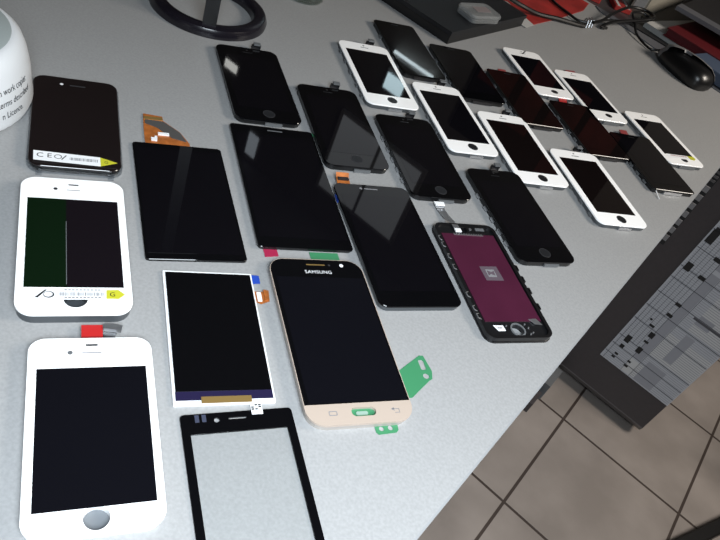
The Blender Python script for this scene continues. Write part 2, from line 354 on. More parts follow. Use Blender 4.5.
# --- A: black in clear tray
p, w, h = phone('A', 'black phone screen in a clear tray, with white CE sticker and yellow arrow', 'black', 'black phone screens', r=0.0085, scr='aglass', screen=(-28.5, 28.5, -55, 40), spk=False, glass='aglass')
t0 = MB(); t0.plate(rr(w+0.002, h+0.002, 0.010), [rr(w+0.0004, h+0.0004, 0.0092)], 0, 0.0040); t0.build('clear_tray', 'tray', p)
for sx in (-1, 1): MB().box(sx*0.024-0.002, sx*0.024+0.002, -h/2-0.0035, -h/2-0.001, 0, 0.004).build('tray_tab', 'tray', p)
MB().slab(0.012, 0.0012, 0.0005, ZG, ZG+0.0001, 0, 0.001, 0.048, 4).build('speaker_slot', 'ring', p)
MB().disc(-0.011, 0.0483, 0.0013, ZG, ZG+0.0001, 14).build('camera_dot', 'print', p)
def sticker_base(p, pts, z=ZG): return MB().prism(mm(pts), z+0.0001, z+0.0002).build('sticker', 'stickerwhite', p)
st = sticker_base(p, [(-28.1, -41.8), (16.6, -43.6), (16.8, -54.0), (-27.8, -52.6)])
ar = MB().prism(mm([(16.6, -43.6), (28.7, -48.5), (16.8, -54.0)]), ZG+0.0001, ZG+0.0002).build('arrow_sticker', 'yellow', p, label='yellow arrow sticker')
Zs = ZG+0.00026
text('C E', 0.0056, 'printed_text', 'ink', st, x=-0.0258, y=-0.0490, z=Zs, fit=0.0098)
MB().plate(circ(-0.0118, -0.0472, 0.0026, ry=0.0024), [circ(-0.0118, -0.0472, 0.0021, ry=0.0019)], Zs, Zs+0.00003).build('printed_ring', 'ink', st)
MB().prism(mm([(-9.8, -50.2), (-9.0, -50.2), (-6.0, -45.2), (-6.8, -45.0)]), Zs, Zs+0.00003).build('printed_slash', 'ink', st)
def barcode(parent, x0, x1, y0, y1, z, seed):
    rnd = random.Random(seed); b = MB(); x = x0
    while x < x1:
        w_ = rnd.choice((0.25, 0.4, 0.55)); b.box(x*MM, (x+w_)*MM, y0*MM, y1*MM, z, z+0.00003); x += w_+rnd.choice((0.3, 0.45, 0.6))
    return b.build('barcode', 'inkgrey', parent)
barcode(st, -4.0, 14.5, -50.0, -46.8, Zs, 3)
text('G', 0.004, 'printed_text', 'ink', ar, x=0.0195, y=-0.0502, z=Zs)

# --- B: white with green screen
hb = (0.0002, -0.0495)
p, w, h = phone('B', 'white phone screen with yellow G sticker under its dark green screen', 'white', 'white phone screens', r=0.010, screen=(-28.2, 28.0, -40.4, 40.0), scr='purpleblack', spk=False, home=hb, homer=(0.0068, 0.0068), hm=None, frame='edgegrey', zg=0.0085)
MB().disc(hb[0], hb[1], 0.0066, 0.0006, 0.0014, 24).build('button_or_hole_shade', 'edgegrey', p, label='grey disc painting the shade in the home button hole')  # grey disc paints the shade inside the half-covered button hole
zb = 0.0085
MB().box(-0.0282, -0.0048, -0.0404, 0.040, zb+0.00008, zb+0.00012).build('screen_film', 'darkgreen', p)
MB().box(-0.005, -0.0046, -0.038, 0.018, zb+0.0001, zb+0.00014).build('film_edge', 'grey', p)
MB().slab(0.0065, 0.0012, 0.0005, zb, zb+0.0001, 0, 0, 0.0553, 4).build('speaker_slot', 'ink', p)
MB().slab(0.0085, 0.0006, 0.0003, zb, zb+0.0001, 0, 0, 0.0497, 4).build('sensor_slot', 'inkgrey', p)
MB().disc(-0.0113, 0.0504, 0.0013, zb, zb+0.0001, 14).build('camera_dot', 'ink', p)
st = MB().prism(mm([(-26.6, -41.6), (28.2, -41.6), (28.6, -50.4), (-26.4, -50.2)]), zb+0.0001, zb+0.0002).build('sticker', 'stickerwhite', p)
Zs = zb+0.00026
MB().plate(circ(-0.0145, -0.0463, 0.0030, ry=0.0026), [circ(-0.0148, -0.0461, 0.0024, ry=0.0020)], Zs, Zs+0.00003).build('printed_ring', 'ink', st)
MB().prism(mm([(-22, -48.5), (-20.5, -48.8), (-15.5, -42.6), (-16.6, -42.4)]), Zs, Zs+0.00003).build('printed_slash', 'ink', st)
barcode(st, -8.6, 16.3, -47.3, -44.6, Zs, 5)
b = MB()
for y in (-43.0, -49.0):
    x = -6
    while x < 14: b.box(x*MM, (x+1.4)*MM, y*MM, (y+0.8)*MM, Zs, Zs+0.00003); x += 2.1
b.build('printed_lines', 'inkgrey', st)
ar = MB().prism(mm([(17.6, -42.6), (24.5, -42.4), (28.4, -46.2), (24.5, -49.8), (17.4, -49.6)]), zb+0.0002, zb+0.00025).build('arrow_sticker', 'yellow', p, label='yellow arrow sticker')
text('G', 0.0048, 'printed_text', 'ink', ar, x=0.0195, y=-0.0478, z=zb+0.0003)
MB().box(-0.002, 0.016, h/2-0.001, h/2+0.0035, 0.001, 0.005).build('flex_cable', 'flexdark', p)

# --- C: white nearest
p, w, h = phone('C', 'white phone screen nearest the bottom left, red tab on its flex cable', 'white', 'white phone screens', r=0.009, screen=(-28.2, 28.7, -45.2, 37.4), scr='softblack', spk=False, home=(0.0003, -0.0505), homer=(0.0062, 0.0062), hm=None, frame='wplast')
MB().disc(0.0003, -0.0505, 0.0060, 0.0006, 0.0020, 28).build('button_or_hole_shade', 'holegrey', p, label='grey disc painting the shade in the home button hole')  # flat grey disc puts the shade of the open button hole into colour
MB().slab(0.0066, 0.0013, 0.0005, ZG, ZG+0.0001, 0, 0, 0.0531, 4).build('speaker_slot', 'ink', p)
MB().slab(0.0105, 0.0007, 0.0003, ZG, ZG+0.0001, 0, 0, 0.0477, 4).build('sensor_slot', 'inkgrey', p)
MB().disc(-0.0114, 0.048, 0.0014, ZG, ZG+0.0001, 14).build('camera_dot', 'grey', p)
f = MB().prism(mm([(-4, 52), (12, 52), (12.5, 60.5), (15, 66), (9, 69), (-4, 69)]), 0.0015, 0.0022).build('flex_cable', 'flexdark', p)
MB().box(-0.0053, 0.0064, 0.061, 0.0694, 0.0022, 0.0045).build('pull_tab', 'redtab', f, label='red pull tab')
MB().prism(mm([(6.6, 66.2), (16.8, 64.6), (17.6, 68.4), (11, 70.2), (6.6, 69.8)]), 0.0024, 0.0052).build('connector', 'silver', f)

# --- D: bare panel with copper flex
p, w, h = start('D', 'display_panel', 'bare black display panel with orange copper flex cable at its top', 'display panel')
MB().slab(w, h, 0.003, 0.0, 0.0022, 0.0003).build('glass_panel', 'bglass', p)
MB().slab(w-0.004, h-0.012, 0.0005, 0.0022, 0.00226, 0).build('screen', 'bscreen', p)
f = MB().prism(mm([(-24.6, 63), (-25, 70.5), (-24.6, 86), (-23.5, 106.5), (-8.2, 104.5), (-8.0, 98.5), (4.2, 84.5), (10.3, 70), (10.3, 63)]), 0.0006, 0.0011).build('flex_cable', 'copper', p)
MB().prism(mm([(-22.8, 97.6), (-8.2, 97.0), (4.0, 83.5), (8.2, 71.5), (-3, 75), (-14, 88), (-23.0, 92.5)]), 0.0011, 0.0016).build('stiffener', 'stiff', f)
MB().box(-0.0235, -0.0085, 0.0985, 0.102, 0.0011, 0.0018).build('connector', 'goldflex', f)
MB().box(-0.0140, -0.0052, 0.0775, 0.0802, 0.0011, 0.0024).build('chip', 'stickerwhite', f)
MB().prism(mm([(-20, 69.5), (-15.5, 69.0), (-15.0, 75.0), (-16.8, 75.2), (-17.4, 72.8), (-20, 73)]), 0.0011, 0.0022).build('chip', 'stickerwhite', f)

# --- E: silver framed panel
p, w, h = start('E', 'display_panel', 'silver-framed bare display with blue pull tab and orange side connector', 'display panel')
MB().slab(w, h, 0.0008, 0.0, 0.0020, 0.0002, n=3).build('frame', 'wplast', p)
MB().box(-0.0284, 0.0289, -0.0440, 0.0512, 0.0020, 0.0024).build('screen', 'bglass', p)
MB().box(-0.0286, 0.0289, -0.0500, -0.0440, 0.0020, 0.0023).build('driver_band', 'purple', p, label='dark purple band below the screen')
MB().box(-0.0142, 0.0154, -0.0523, -0.0480, 0.0022, 0.0028).build('flex_cable', 'goldflex', p, label='gold ribbon along the bottom edge')
MB().prism(mm([(29.0, 52.4), (35.6, 51.8), (35.6, 44.6), (29.8, 44.0)]), 0.0010, 0.0014).build('pull_tab', 'bluetab', p, label='blue pull tab')
f = MB().prism(mm([(29.6, 37.5), (34, 36.6), (40.6, 38.6), (39.8, 28.6), (33.6, 26), (29.6, 28)]), 0.0006, 0.0011).build('side_flex', 'copper', p)
MB().box(0.0365, 0.0388, 0.029, 0.038, 0.0011, 0.0022).build('connector', 'copper', f)
MB().box(0.0315, 0.0345, 0.028, 0.036, 0.0011, 0.0016).build('chip', 'stickerwhite', f)

# --- F: touch glass
p, w, h = start('F', 'touch_glass', 'clear touch glass with wide black border, at the bottom edge', 'touch glass')
outer = rr(w, h, 0.0025); win = rr(0.0562, 0.099, 0.0004, 2, -0.0001, 0.0006)
hole = circ(-0.0125, 0.0582, 0.0016, 18); slot = rr(0.0105, 0.0013, 0.0006, 4, -0.0003, 0.0587)
MB().plate(outer, [win, hole, slot], 0.0, 0.0011).build('border', 'bglass', p, label='black border')
MB().slab(0.0562, 0.099, 0.0004, 0.0004, 0.0009, 0, -0.0001, 0.0006, 2).build('clear_pane', 'pane', p, label='clear pane')
f = MB().box(0.0085, 0.0152, 0.0600, 0.0684, 0.0011, 0.0013).build('flex_cable', 'stickerwhite', p)
b = MB()
for i in range(3):
    for j in range(4):
        if (i+j) % 3 != 2: b.box(0.0088+i*0.0022, 0.0088+i*0.0022+0.0017, 0.0630+j*0.0014, 0.0630+j*0.0014+0.0010, 0.0013, 0.0014)
b.build('contact_pads', 'ink', f)
for xx in (-0.0248, -0.0208):
    MB().prism(mm([(xx*1000, 57.5), (xx*1000+2.4, 57.5), (xx*1000+2.4, 62.3), (xx*1000, 62.3)]), 0.0011, 0.0012).build('bonding_mark', mat('blue_grey_mark', (0.07, 0.08, 0.13), 0.4) if 'blue_grey_mark' not in bpy.data.materials else bpy.data.materials['blue_grey_mark'], p)

# --- G: gold
slot = rr(0.0165, 0.0062, 0.0030, 5, 0.0018, -0.0612)
p, w, h = phone('G', 'gold-bordered phone screen with green film tabs showing round it', 'black', None, r=0.0125, glass='gold', frame='goldrim', spk=False, holes=[slot], screen=None)
top = [(x, y) for x, y in rr(w-0.001, h-0.001, 0.0115, 9) if y > 0]
MB().prism([(-w/2+0.0005, -0.0548)]+top[::-1][::-1][len(top)//2:] + top[:len(top)//2]+[(w/2-0.0005, -0.0548)] if False else [(w/2-0.0005, -0.0548)]+top+[(-w/2+0.0005, -0.0548)], ZG, ZG+0.00006).build('black_mask', 'bglass', p, label='black glass area')
MB().box(-0.0325, 0.0342, -0.0540, 0.0515, ZG+0.00006, ZG+0.00012).build('screen', 'softblack', p)
zt = ZG+0.00015
text('SAMSUNG', 0.0042, 'brand_lettering', 'print', p, x=0.0, y=0.0553, z=zt, center=True, fit=0.0205, spacing=1.05)
MB().slab(0.0145, 0.0011, 0.0005, ZG+0.00006, zt, 0, -0.0006, 0.0640, 4).build('speaker_slot', 'goldflex', p)
for xx, rr_, mmn in ((0.0100, 0.0009, 'ring'), (0.0198, 0.0016, 'print')): MB().disc(xx, 0.0640, rr_, ZG+0.00006, zt, 16).build('camera_dot', mmn, p)
MB().plate(rr(0.0055, 0.0032, 0.0008, 3, -0.0187, -0.0614), [rr(0.0045, 0.0022, 0.0006, 3, -0.0187, -0.0614)], ZG, ZG+0.00008).build('menu_mark', 'inkgrey', p)
b = MB().box(0.0215, 0.0262, -0.0609, -0.0605, ZG, ZG+0.00008).box(0.0258, 0.0262, -0.0635, -0.0605, ZG, ZG+0.00008).box(0.0228, 0.0262, -0.0635, -0.0631, ZG, ZG+0.00008)
b.prism(mm([(20.6, -60.7), (22.8, -59.4), (22.8, -62.0)]), ZG, ZG+0.00008); b.build('back_mark', 'inkgrey', p)
f = MB().plate(mm([(30, -30), (41.0, -26.9), (59.5, -15.5), (62.5, -15.8), (64.8, -29.0), (62.8, -35.4), (60.0, -36.8), (42.4, -49.4), (30, -50)]), [rr(0.0040, 0.0085, 0.0012, 4, 0.0590, -0.0235), circ(0.0588, -0.0330, 0.0023, 16)], 0, 0.0004).build('film_tab', 'green', p, label='green film tab at the right')
f = MB().plate(mm([(8.8, -60), (8.8, -73.0), (10.2, -74.6), (22.6, -74.0), (24.4, -72.4), (25.6, -60)]), [circ(0.0130, -0.0708, 0.0017, 14), circ(0.0192, -0.0706, 0.0017, 14)], 0, 0.0004).build('film_tab', 'green', p, label='green film tab at the bottom')
MB().box(0.0005, 0.0236, 0.060, 0.0830, 0, 0.0004).build('film_tab', 'green', p, label='green film tab at the top')
MB().box(-0.010, 0.014, -0.066, -0.057, 0.0004, 0.0040).build('film_tab', 'green', p, label='green film under the button slot')
MB().slab(0.008, 0.0026, 0.0012, 0.0040, 0.0045, 0, 0.0012, -0.0612, 4).build('button_pad', 'greenpale', p)

# --- H: large frameless black
p, w, h = phone('H', 'large square-cornered black phone screen with a crimson tab below it', 'black', 'black phone screens', r=0.003, spk=False, screen=(-35, 35, -66, 64), zg=0.004)
MB().slab(0.014, 0.0012, 0.0005, 0.004, 0.0041, 0, 0.002, 0.0715, 4).build('speaker_slot', 'grey', p)
MB().prism(mm([(-33.4, -72), (-23.0, -71), (-22.8, -82.6), (-33.3, -84.0)]), 0, 0.0004).build('film_tab', 'crimson', p, label='crimson film tab')
MB().box(0.028, 0.040, 0.0745, 0.0785, 0.001, 0.0016).build('side_tab', 'green', p, label='thin green tab')

# --- I, J, L, N: black with a round button
for k, lab in (('I', 'black phone screen lying next to the ring-shaped stand foot'),
               ('J', 'black phone screen in the middle of the row, right of the large square-cornered one'),
               ('L', 'black phone screen with round button above the silver ribbon cable'),
               ('N', 'black phone screen with round button, right of the maroon-backed one')):
    p, w, h = phone(k, lab, 'black', 'black phone screens', r=0.0085, screen=(-26, 26, -45, 46), home=(0.001, -0.0525), homer=(0.0054, 0.0054), hm='btn_or_hole', ring=True, frame='frame')
    curl_flex(p, h, x=0.008 if k == 'N' else 0.012)
    MB().box(-0.004, 0.012, -h/2-0.0008, -h/2+0.001, 0.001, 0.0035).build('bottom_bracket', 'grey', p)
    if k in 'NL': clips(p, w, h, ys=(-0.3, -0.18, -0.06, 0.06, 0.2))
# --- K wide
p, w, h = phone('K', 'wide black phone screen with copper flex, right of the gold-bordered one', 'black', 'black phone screens', r=0.007, spk=False, screen=(-31.5, 31.5, -54, 56), frame='edgegrey', scr='bscreen')
MB().slab(0.013, 0.0012, 0.0005, ZG, ZG+0.0001, 0, -0.001, 0.0640, 4).build('speaker_slot', 'inkgrey', p)
MB().disc(-0.0105, 0.0641, 0.0013, ZG, ZG+0.0001, 14).build('camera_dot', 'inkgrey', p)
f = MB().strip([(0.060, 0.002), (0.072, 0.002), (0.080, 0.004), (0.083, 0.007)], -0.0285, -0.0165).build('flex_cable', 'copper', p)
MB().box(-0.0275, -0.0175, 0.0765, 0.0795, 0.0035, 0.0052).build('connector', 'flexdark', f)
MB().box(-0.0352, -0.0318, 0.049, 0.0575, 0.0014, 0.0036).build('film_tab', 'bluetab', p, label='blue film tab')

# --- M: face down, maroon
p, w, h = start('M', 'phone_screen', 'phone screen lying face down, maroon back and silver ribbon cable', 'phone screen')
hole = circ(0.0005, -0.0545, 0.0052, 24, ry=0.0050)
MB().plate(rr(w, h, 0.0085), [hole], 0, 0.0016).build('glass_panel', 'bglass', p)
MB().plate(rr(w-0.001, h-0.001, 0.008), [hole], 0.0016, 0.0040).build('frame', 'frame', p)
MB().plate(rr(w-0.001, h-0.001, 0.008), [rr(w-0.007, h-0.006, 0.006)], 0.0040, 0.0058).build('rim', 'black', p)
MB().box(-0.0262, 0.0268, -0.0462, 0.0512, 0.0040, 0.0048).build('back_plate', 'maroon', p, label='maroon metal back plate')
s = MB().prism(mm([(-5.4, 12.4), (11.6, 12.8), (12.2, -3.2), (-5.2, -3.4)]), 0.0048, 0.0049).build('sticker', 'stickergrey', p)
MB().slab(0.0085, 0.0085, 0.0004, 0.0049, 0.00496, 0, 0.0030, 0.0048, 2).build('printed_patch', 'inkgrey', s)
MB().prism(mm([(-0.5, 2.0), (2.5, 4.0), (6.0, 2.0), (6.5, 7.5), (3.5, 6.0), (0, 8)]), 0.00496, 0.00500).build('printed_mark', 'stickergrey', s)
b = MB().box(-0.0145, 0.0155, 0.0496, 0.0502, 0.0048, 0.0053)
for i in range(12): b.box(-0.0145+i*0.0025, -0.0145+i*0.0025+0.0014, 0.0502, 0.0514, 0.0048, 0.0053)
b.build('bracket', 'silver', p)
MB().box(0.000, 0.020, 0.0535, 0.0585, 0.0040, 0.0062).build('speaker_block', 'black', p)
MB().disc(0.004, 0.0560, 0.0014, 0.0062, 0.0066, 14).build('screw', 'silver', p)
MB().box(0.009, 0.018, 0.0545, 0.0575, 0.0062, 0.0068).build('speaker_mesh', 'grey', p)
f = MB().loft([[(x*MM, y*MM, z*MM) for x, y, z in ring] for ring in (
    ((-11.5, 55.0, 5.0), (-5.5, 54.6, 5.0), (-5.5, 54.6, 5.3), (-11.5, 55.0, 5.3)),
    ((-12.0, 62.0, 5.6), (-6.0, 61.5, 5.6), (-6.0, 61.5, 5.9), (-12.0, 62.0, 5.9)),
    ((-14.5, 76.0, 2.6), (-7.4, 76.0, 2.6), (-7.4, 76.0, 2.9), (-14.5, 76.0, 2.9)),
    ((-15.5, 86.0, 1.2), (-7.4, 86.0, 1.2), (-7.4, 86.0, 1.5), (-15.5, 86.0, 1.5)),
    ((-16.3, 93.5, 2.0), (-6.4, 93.5, 2.0), (-6.4, 93.5, 2.3), (-16.3, 93.5, 2.3)))]).build('flex_cable', 'silver', p, label='silver ribbon cable')
MB().box(-0.0118, -0.0058, 0.0525, 0.0565, 0.0053, 0.0064).build('connector', 'stickerwhite', f)
MB().prism(mm([(-16.0, 89.5), (-6.6, 89.5), (-6.2, 94.2), (-16.4, 94.2)]), 0.0026, 0.0036).build('connector', 'stickerwhite', f)
for y in (0.044, 0.036, 0.022, 0.010, -0.020, -0.034, -0.042):
    MB().tube([(-w/2+0.002, y-0.003, 0.0055), (-w/2-0.0005, y-0.002, 0.0062), (-w/2-0.0006, y+0.002, 0.0062), (-w/2+0.002, y+0.003, 0.0055)], 0.0004, 6).build('spring_clip', 'silver', p)
for y in (0.012, -0.001, -0.014, -0.031):
    MB().plate([(w/2-0.001, y-0.0035), (w/2+0.0022, y-0.003), (w/2+0.0022, y+0.003), (w/2-0.001, y+0.0035)], [[(w/2-0.0002, y-0.0022), (w/2+0.0013, y-0.0018), (w/2+0.0013, y+0.0018), (w/2-0.0002, y+0.0022)]], 0.0035, 0.0052).build('side_hook', 'black', p)
s = MB().prism(mm([(-20.5, -49.8), (-11.4, -50.0), (-11.0, -55.2), (-17.6, -55.4)]), 0.0040, 0.0042).build('sticker', 'stickerwhite', p, label='small white sticker')
MB().box(-0.0178, -0.0128, -0.0530, -0.0519, 0.0042, 0.00425).build('printed_line', 'inkgrey', s)
MB().plate(circ(0.0005, -0.0545, 0.0066), [circ(0.0005, -0.0545, 0.0053)], 0.0040, 0.0047).build('button_ring', 'grey', p)
for x, y in ((-8.5, -50.4), (9.5, -49.0), (11.5, -52.5), (13.8, -57.2), (11.0, -58.4), (0, -60.6)): MB().disc(x*MM, y*MM, 0.0007, 0.0040, 0.0046, 10).build('screw', 'silver', p)
MB().prism(mm([(15, -44.5), (22.5, -44.0), (25.6, -50.5), (19, -49.5)]), 0.0048, 0.0052).build('foil_pad', 'silver', p)

# --- white ones far back
WL = {'O': 'white phone screen leftmost of the far whites, with cyan light reflected in it',
      'Q': 'white phone screen between the cyan-reflecting white one and the next white one',
      'S': 'white phone screen lying right behind the black one beside the maroon back',
      'X': 'white phone screen nearest the vented dark cabinet side',
      'U': 'white phone screen with a short black mark at its top, beside the laptop',
      'V': 'white phone screen with red tab, second of the farthest three whites',
      'Z': 'white phone screen with pink and yellow sticker, nearest the mouse'}
for k in 'OQSX':
    p, w, h = phone(k, WL[k], 'white', 'white phone screens', r=0.0085, screen=(-25.4, 25.8, -43.5, 46.5), home=(0.0012, -0.0521), homer=(0.0056, 0.0056), hm='btn_or_hole', frame='edgegrey', scr='bscreen' if k in 'OQ' else 'brownglass')  # home discs painted dark for the shade in the open button holes
    curl_flex(p, h, x=0.012)
    clips(p, w, h, m='grey')
    MB().box(-0.006, 0.010, -h/2-0.001, -h/2+0.001, 0.001, 0.0035).build('bottom_bracket', 'silver', p)
for k in 'UVZ':
    p, w, h = phone(k, WL[k], 'white', 'white phone screens', r=0.008, screen=(-24.6, 24.6, -36.2, 38.0), home=(0.0025, -0.0455), homer=(0.0052, 0.0042), hm='btn_or_hole', frame='edgegrey', scr='bscreen')
    clips(p, w, h, m='grey', ys=(-0.3, -0.08, 0.12))
    if k == 'U':
        MB().prism(mm([(-1.8, 46.2), (0.2, 46.0), (10.4, 56.6), (8.6, 57.0)]), ZG+0.0001, ZG+0.0002).build('ink_mark', 'ink', p, label='short black pen mark')
    if k == 'V':
        f = MB().box(-0.003, 0.012, h/2-0.003, h/2+0.010, 0.002, 0.0026).build('flex_cable', 'flexdark', p)
        MB().prism(mm([(-4.5, 57.5), (13, 58.5), (15.5, 67.5), (-1.0, 66.5)]), 0.0030, 0.0040).build('pull_tab', 'pinktab', f, label='red pull tab')
    if k == 'Z':
        st = MB().prism(mm([(-22.5, -35.8), (24.8, -35.5), (24.8, -43.0), (-21, -44)]), ZG+0.00012, ZG+0.0002).build('sticker', 'stickerwhite', p)
        b = MB()
        for i in range(14): b.box((-16+i*2.0)*MM, (-16+i*2.0+1.3)*MM, -0.0388, -0.0372, ZG+0.0002, ZG+0.00024)
        b.build('printed_lines', 'pinktab', st)
        MB().prism(mm([(14.5, -35.5), (24.8, -35.5), (26, -40), (22, -43.5), (15, -43)]), ZG+0.0002, ZG+0.00028).build('arrow_sticker', 'yellow', st, label='yellow arrow sticker')
    MB().box(-0.012, 0.014, -h/2-0.001, -h/2+0.0015, 0.0008, 0.0040).build('bottom_bracket', 'grey', p)

BL = {'P': 'black phone screen farthest left behind, bright streak reflected, beside the laptop',
      'R': 'black phone screen just below the front corner of the black laptop',
      'T': 'black phone screen with red reflections, below the white one with a black mark',
      'W': 'black phone screen with red tab, between the two far rows of whites',
      'Y': 'black phone screen with red tab, nearest the right edge of the table'}
for k in 'PRTWY':
    p, w, h = phone(k, BL[k], 'black', 'black phone screens', r=0.006 if k in 'PR' else 0.004, screen=(-25, 25, -43, 44), frame='frame', scr='brownglass' if k in 'TW' else 'bscreen', glass='brownglass' if k in 'TW' else 'bglass', spk=False)
    MB().slab(0.010, 0.0011, 0.0005, ZG, ZG+0.0001, 0, 0, h/2-0.006, 4).build('speaker_slot', 'btn_or_hole', p)
    clips(p, w, h, m='grey', ys=(-0.34, -0.2, -0.06, 0.2))
    if k in 'TWY':
        f = MB().box(-0.006, 0.006, h/2-0.003, h/2+0.009, 0.0025, 0.0031).build('flex_cable', 'flexdark', p)
        pts = [(-9.5, 56.6), (2.0, 57.6), (5.0, 66.6), (-6.5, 66.5)] if k != 'W' else [(-11.5, 56.5), (0.5, 57.6), (6.0, 68.0), (-6.6, 68.6)]
        MB().prism(mm(pts), 0.0034, 0.0046).build('pull_tab', 'redtab' if k == 'W' else 'pinktab', f, label='red pull tab')
    MB().box(-0.015, 0.012, -h/2-0.0012, -h/2+0.0015, 0.0008, 0.0040).build('bottom_bracket', 'silver' if k in 'Y' else 'flexdark', p)
    if k == 'Y':
        MB().tube([(-0.026, -h/2+0.001, 0.003), (-0.027, -h/2-0.006, 0.0015), (-0.028, -h/2-0.011, 0.001)], 0.0006, 6).build('loose_wire', 'stickerwhite', p, label='short white loose wire')

# ------------------------------------------------------------------ white tub
TC = (-0.466, 0.2165)
t = thing('round_tub', (TC[0], TC[1], TZ), 0, 'round white tub with black lettering beside the black screen', 'tub')
prof = [(0.062, 0.0), (0.0685, 0.002), (0.0698, 0.006), (0.0678, 0.030), (0.0655, 0.042), (0.0625, 0.0500), (0.0585, 0.0540), (0.0555, 0.0548)]
MB().lathe(prof, 72).build('body', 'tub', t, smooth=True)
MB().lathe([(0.0553, 0.0549), (0.0545, 0.0555), (0.030, 0.0553)], 72).build('lid', 'lid', t, smooth=True, label='pale teal top')
def wall_r(z):
    for (r0, z0), (r1, z1) in zip(prof, prof[1:]):
        if z0 <= z <= z1: return r0+(r1-r0)*(z-z0)/(z1-z0)
    return prof[-1][0]
def on_tub(end, z0, width):
    def fn(x, y, z):
        a = math.radians(end)+(x-width)/0.0685; zz = z0+y; r = wall_r(zz)+0.0002
        return (r*math.cos(a), r*math.sin(a), zz)
    return fn
for s, end, z0 in (('m work copier', 39.5, 0.0298), ('terms described', 41.5, 0.0205), ('n Licence.', 32.0, 0.0112)):
    v, f = text_geo(s, 0.0072); wd = max(a[0] for a in v)*0.78
    b = MB(); b.f = f; fn = on_tub(end, z0, wd); b.v = [fn(a[0]*0.78, a[1], 0) for a in v]
    b.build('printed_text', 'ink', t)

# ------------------------------------------------------------------ ring stand
SCX, SCY = -0.506, 0.5275
t = thing('ring_stand', (SCX, SCY, TZ), 0, 'glossy black ring-shaped stand foot with an upright bar', 'stand')
ring = [(0.0625, 0.0), (0.063, 0.004), (0.0605, 0.009), (0.0545, 0.0115), (0.0490, 0.0100), (0.0465, 0.0050), (0.0465, 0.0)]
b = MB(); n = 72
rings = [[(r*math.cos(2*PI*i/n), r*math.sin(2*PI*i/n), z) for i in range(n)] for r, z in ring]
b.loft(rings+[rings[0]], caps=False); b.build('ring_foot', mat('glossy_purple_black', (0.014, 0.012, 0.018), 0.22), t, smooth=True)
a = math.radians(-43)
b = MB()
c0 = Vector((0.052*math.cos(a), 0.052*math.sin(a), 0)); tg = Vector((-math.sin(a), math.cos(a), 0)); nr = Vector((math.cos(a), math.sin(a), 0))
pl = [c0+tg*0.007+nr*0.003, c0-tg*0.007+nr*0.003, c0-tg*0.007-nr*0.003, c0+tg*0.007-nr*0.003]
b.prism([(q.x, q.y) for q in pl], 0.008, 0.32); b.build('upright_bar', 'black', t)

# clear dish
t = MB().lathe([(0.0, 0.0005), (0.024, 0.0005), (0.0262, 0.003), (0.0270, 0.012), (0.0262, 0.012), (0.0252, 0.004), (0.023, 0.0018), (0.0, 0.0018)], 40)
o = t.build('clear_dish', 'clear', None, smooth=True); o.location = (-0.505, 0.680, TZ); tag(o, 'small clear plastic dish at the top edge, right of the ring stand', 'dish')

# ------------------------------------------------------------------ laptop and case on it
t = thing('laptop', (-0.353, 0.80, TZ), 0, 'closed flat black laptop at the back with a plastic case on it', 'laptop')
pg = [(0.0, 0.0), (0.009, 0.205), (-0.33, 0.225), (-0.34, 0.002)]
MB().prism(pg, 0.0, 0.0115).build('base', 'black', t)
MB().prism([(0.001, -0.001), (0.010, 0.206), (-0.33, 0.226), (-0.34, 0.001)], 0.0121, 0.0173).build('lid', 'laptop', t)
MB().prism([(-0.004, 0.004), (0.004, 0.200), (-0.32, 0.22), (-0.33, 0.006)], 0.0115, 0.0121).build('seam', 'ink', t)
t = thing('plastic_case', (-0.367, 0.890, TZ+0.0173), math.radians(74), 'small clear plastic case lying on the black laptop', 'case')
MB().slab(0.057, 0.037, 0.008, 0.0, 0.006, 0.001).build('case_base', 'casepl', t)
MB().slab(0.059, 0.039, 0.009, 0.0062, 0.0115, 0.0015).build('case_lid', 'casepl', t)
MB().slab(0.028, 0.014, 0.002, 0.0115, 0.0119, 0, 0.002, 0).build('case_label', 'pinkgrey', t)

# ------------------------------------------------------------------ red papers
o = MB().prism([(-0.339, 1.03), (-0.334, 1.12), (-0.334, 1.235), (-0.345, 1.285), (-0.56, 1.29), (-0.55, 1.042), (-0.345, 1.022)], TZ+0.0001, TZ+0.0012).build('red_folder', 'red')
tag(o, 'flat red paper folder behind the black laptop', 'folder')
o = MB().prism([(-0.346, 1.006), (-0.336, 1.006), (-0.336, 1.034), (-0.40, 1.060), (-0.44, 1.046)], TZ+0.0013, TZ+0.0017).build('white_card', 'white')
tag(o, 'corner of white card between the laptop and the red folder', 'card')

# ------------------------------------------------------------------ cables, clip, mouse
t = thing('computer_mouse', (-0.134, 1.214, TZ), math.radians(-28), 'black computer mouse with grey top and cable at the far right', 'mouse')
rings = []; NS = 14
def mouse_ring(f, zc, sc=1.0):
    out = []
    for i in range(32):
        a = 2*PI*i/32; x = 0.060*math.cos(a); y = 0.031*math.sin(a)
        x = 0.054*(abs(math.cos(a))**0.65)*(1 if math.cos(a) > 0 else -1)
        y = 0.028*(abs(math.sin(a))**0.75)*(1 if math.sin(a) > 0 else -1)*(1-0.08*math.cos(a)*-1)
        out.append((x*f, y*f, zc*0.9*(1+0.14*(x*f)/0.06)))
    return out
body = [mouse_ring(0.92, 0.0), mouse_ring(0.98, 0.004), mouse_ring(1.0, 0.010), mouse_ring(0.97, 0.018), mouse_ring(0.88, 0.025), mouse_ring(0.74, 0.0300), mouse_ring(0.52, 0.0330), mouse_ring(0.25, 0.0345)]
MB().loft(body).build('body', mat('satin_black_plastic', (0.010, 0.010, 0.011), 0.3), t, smooth=True)
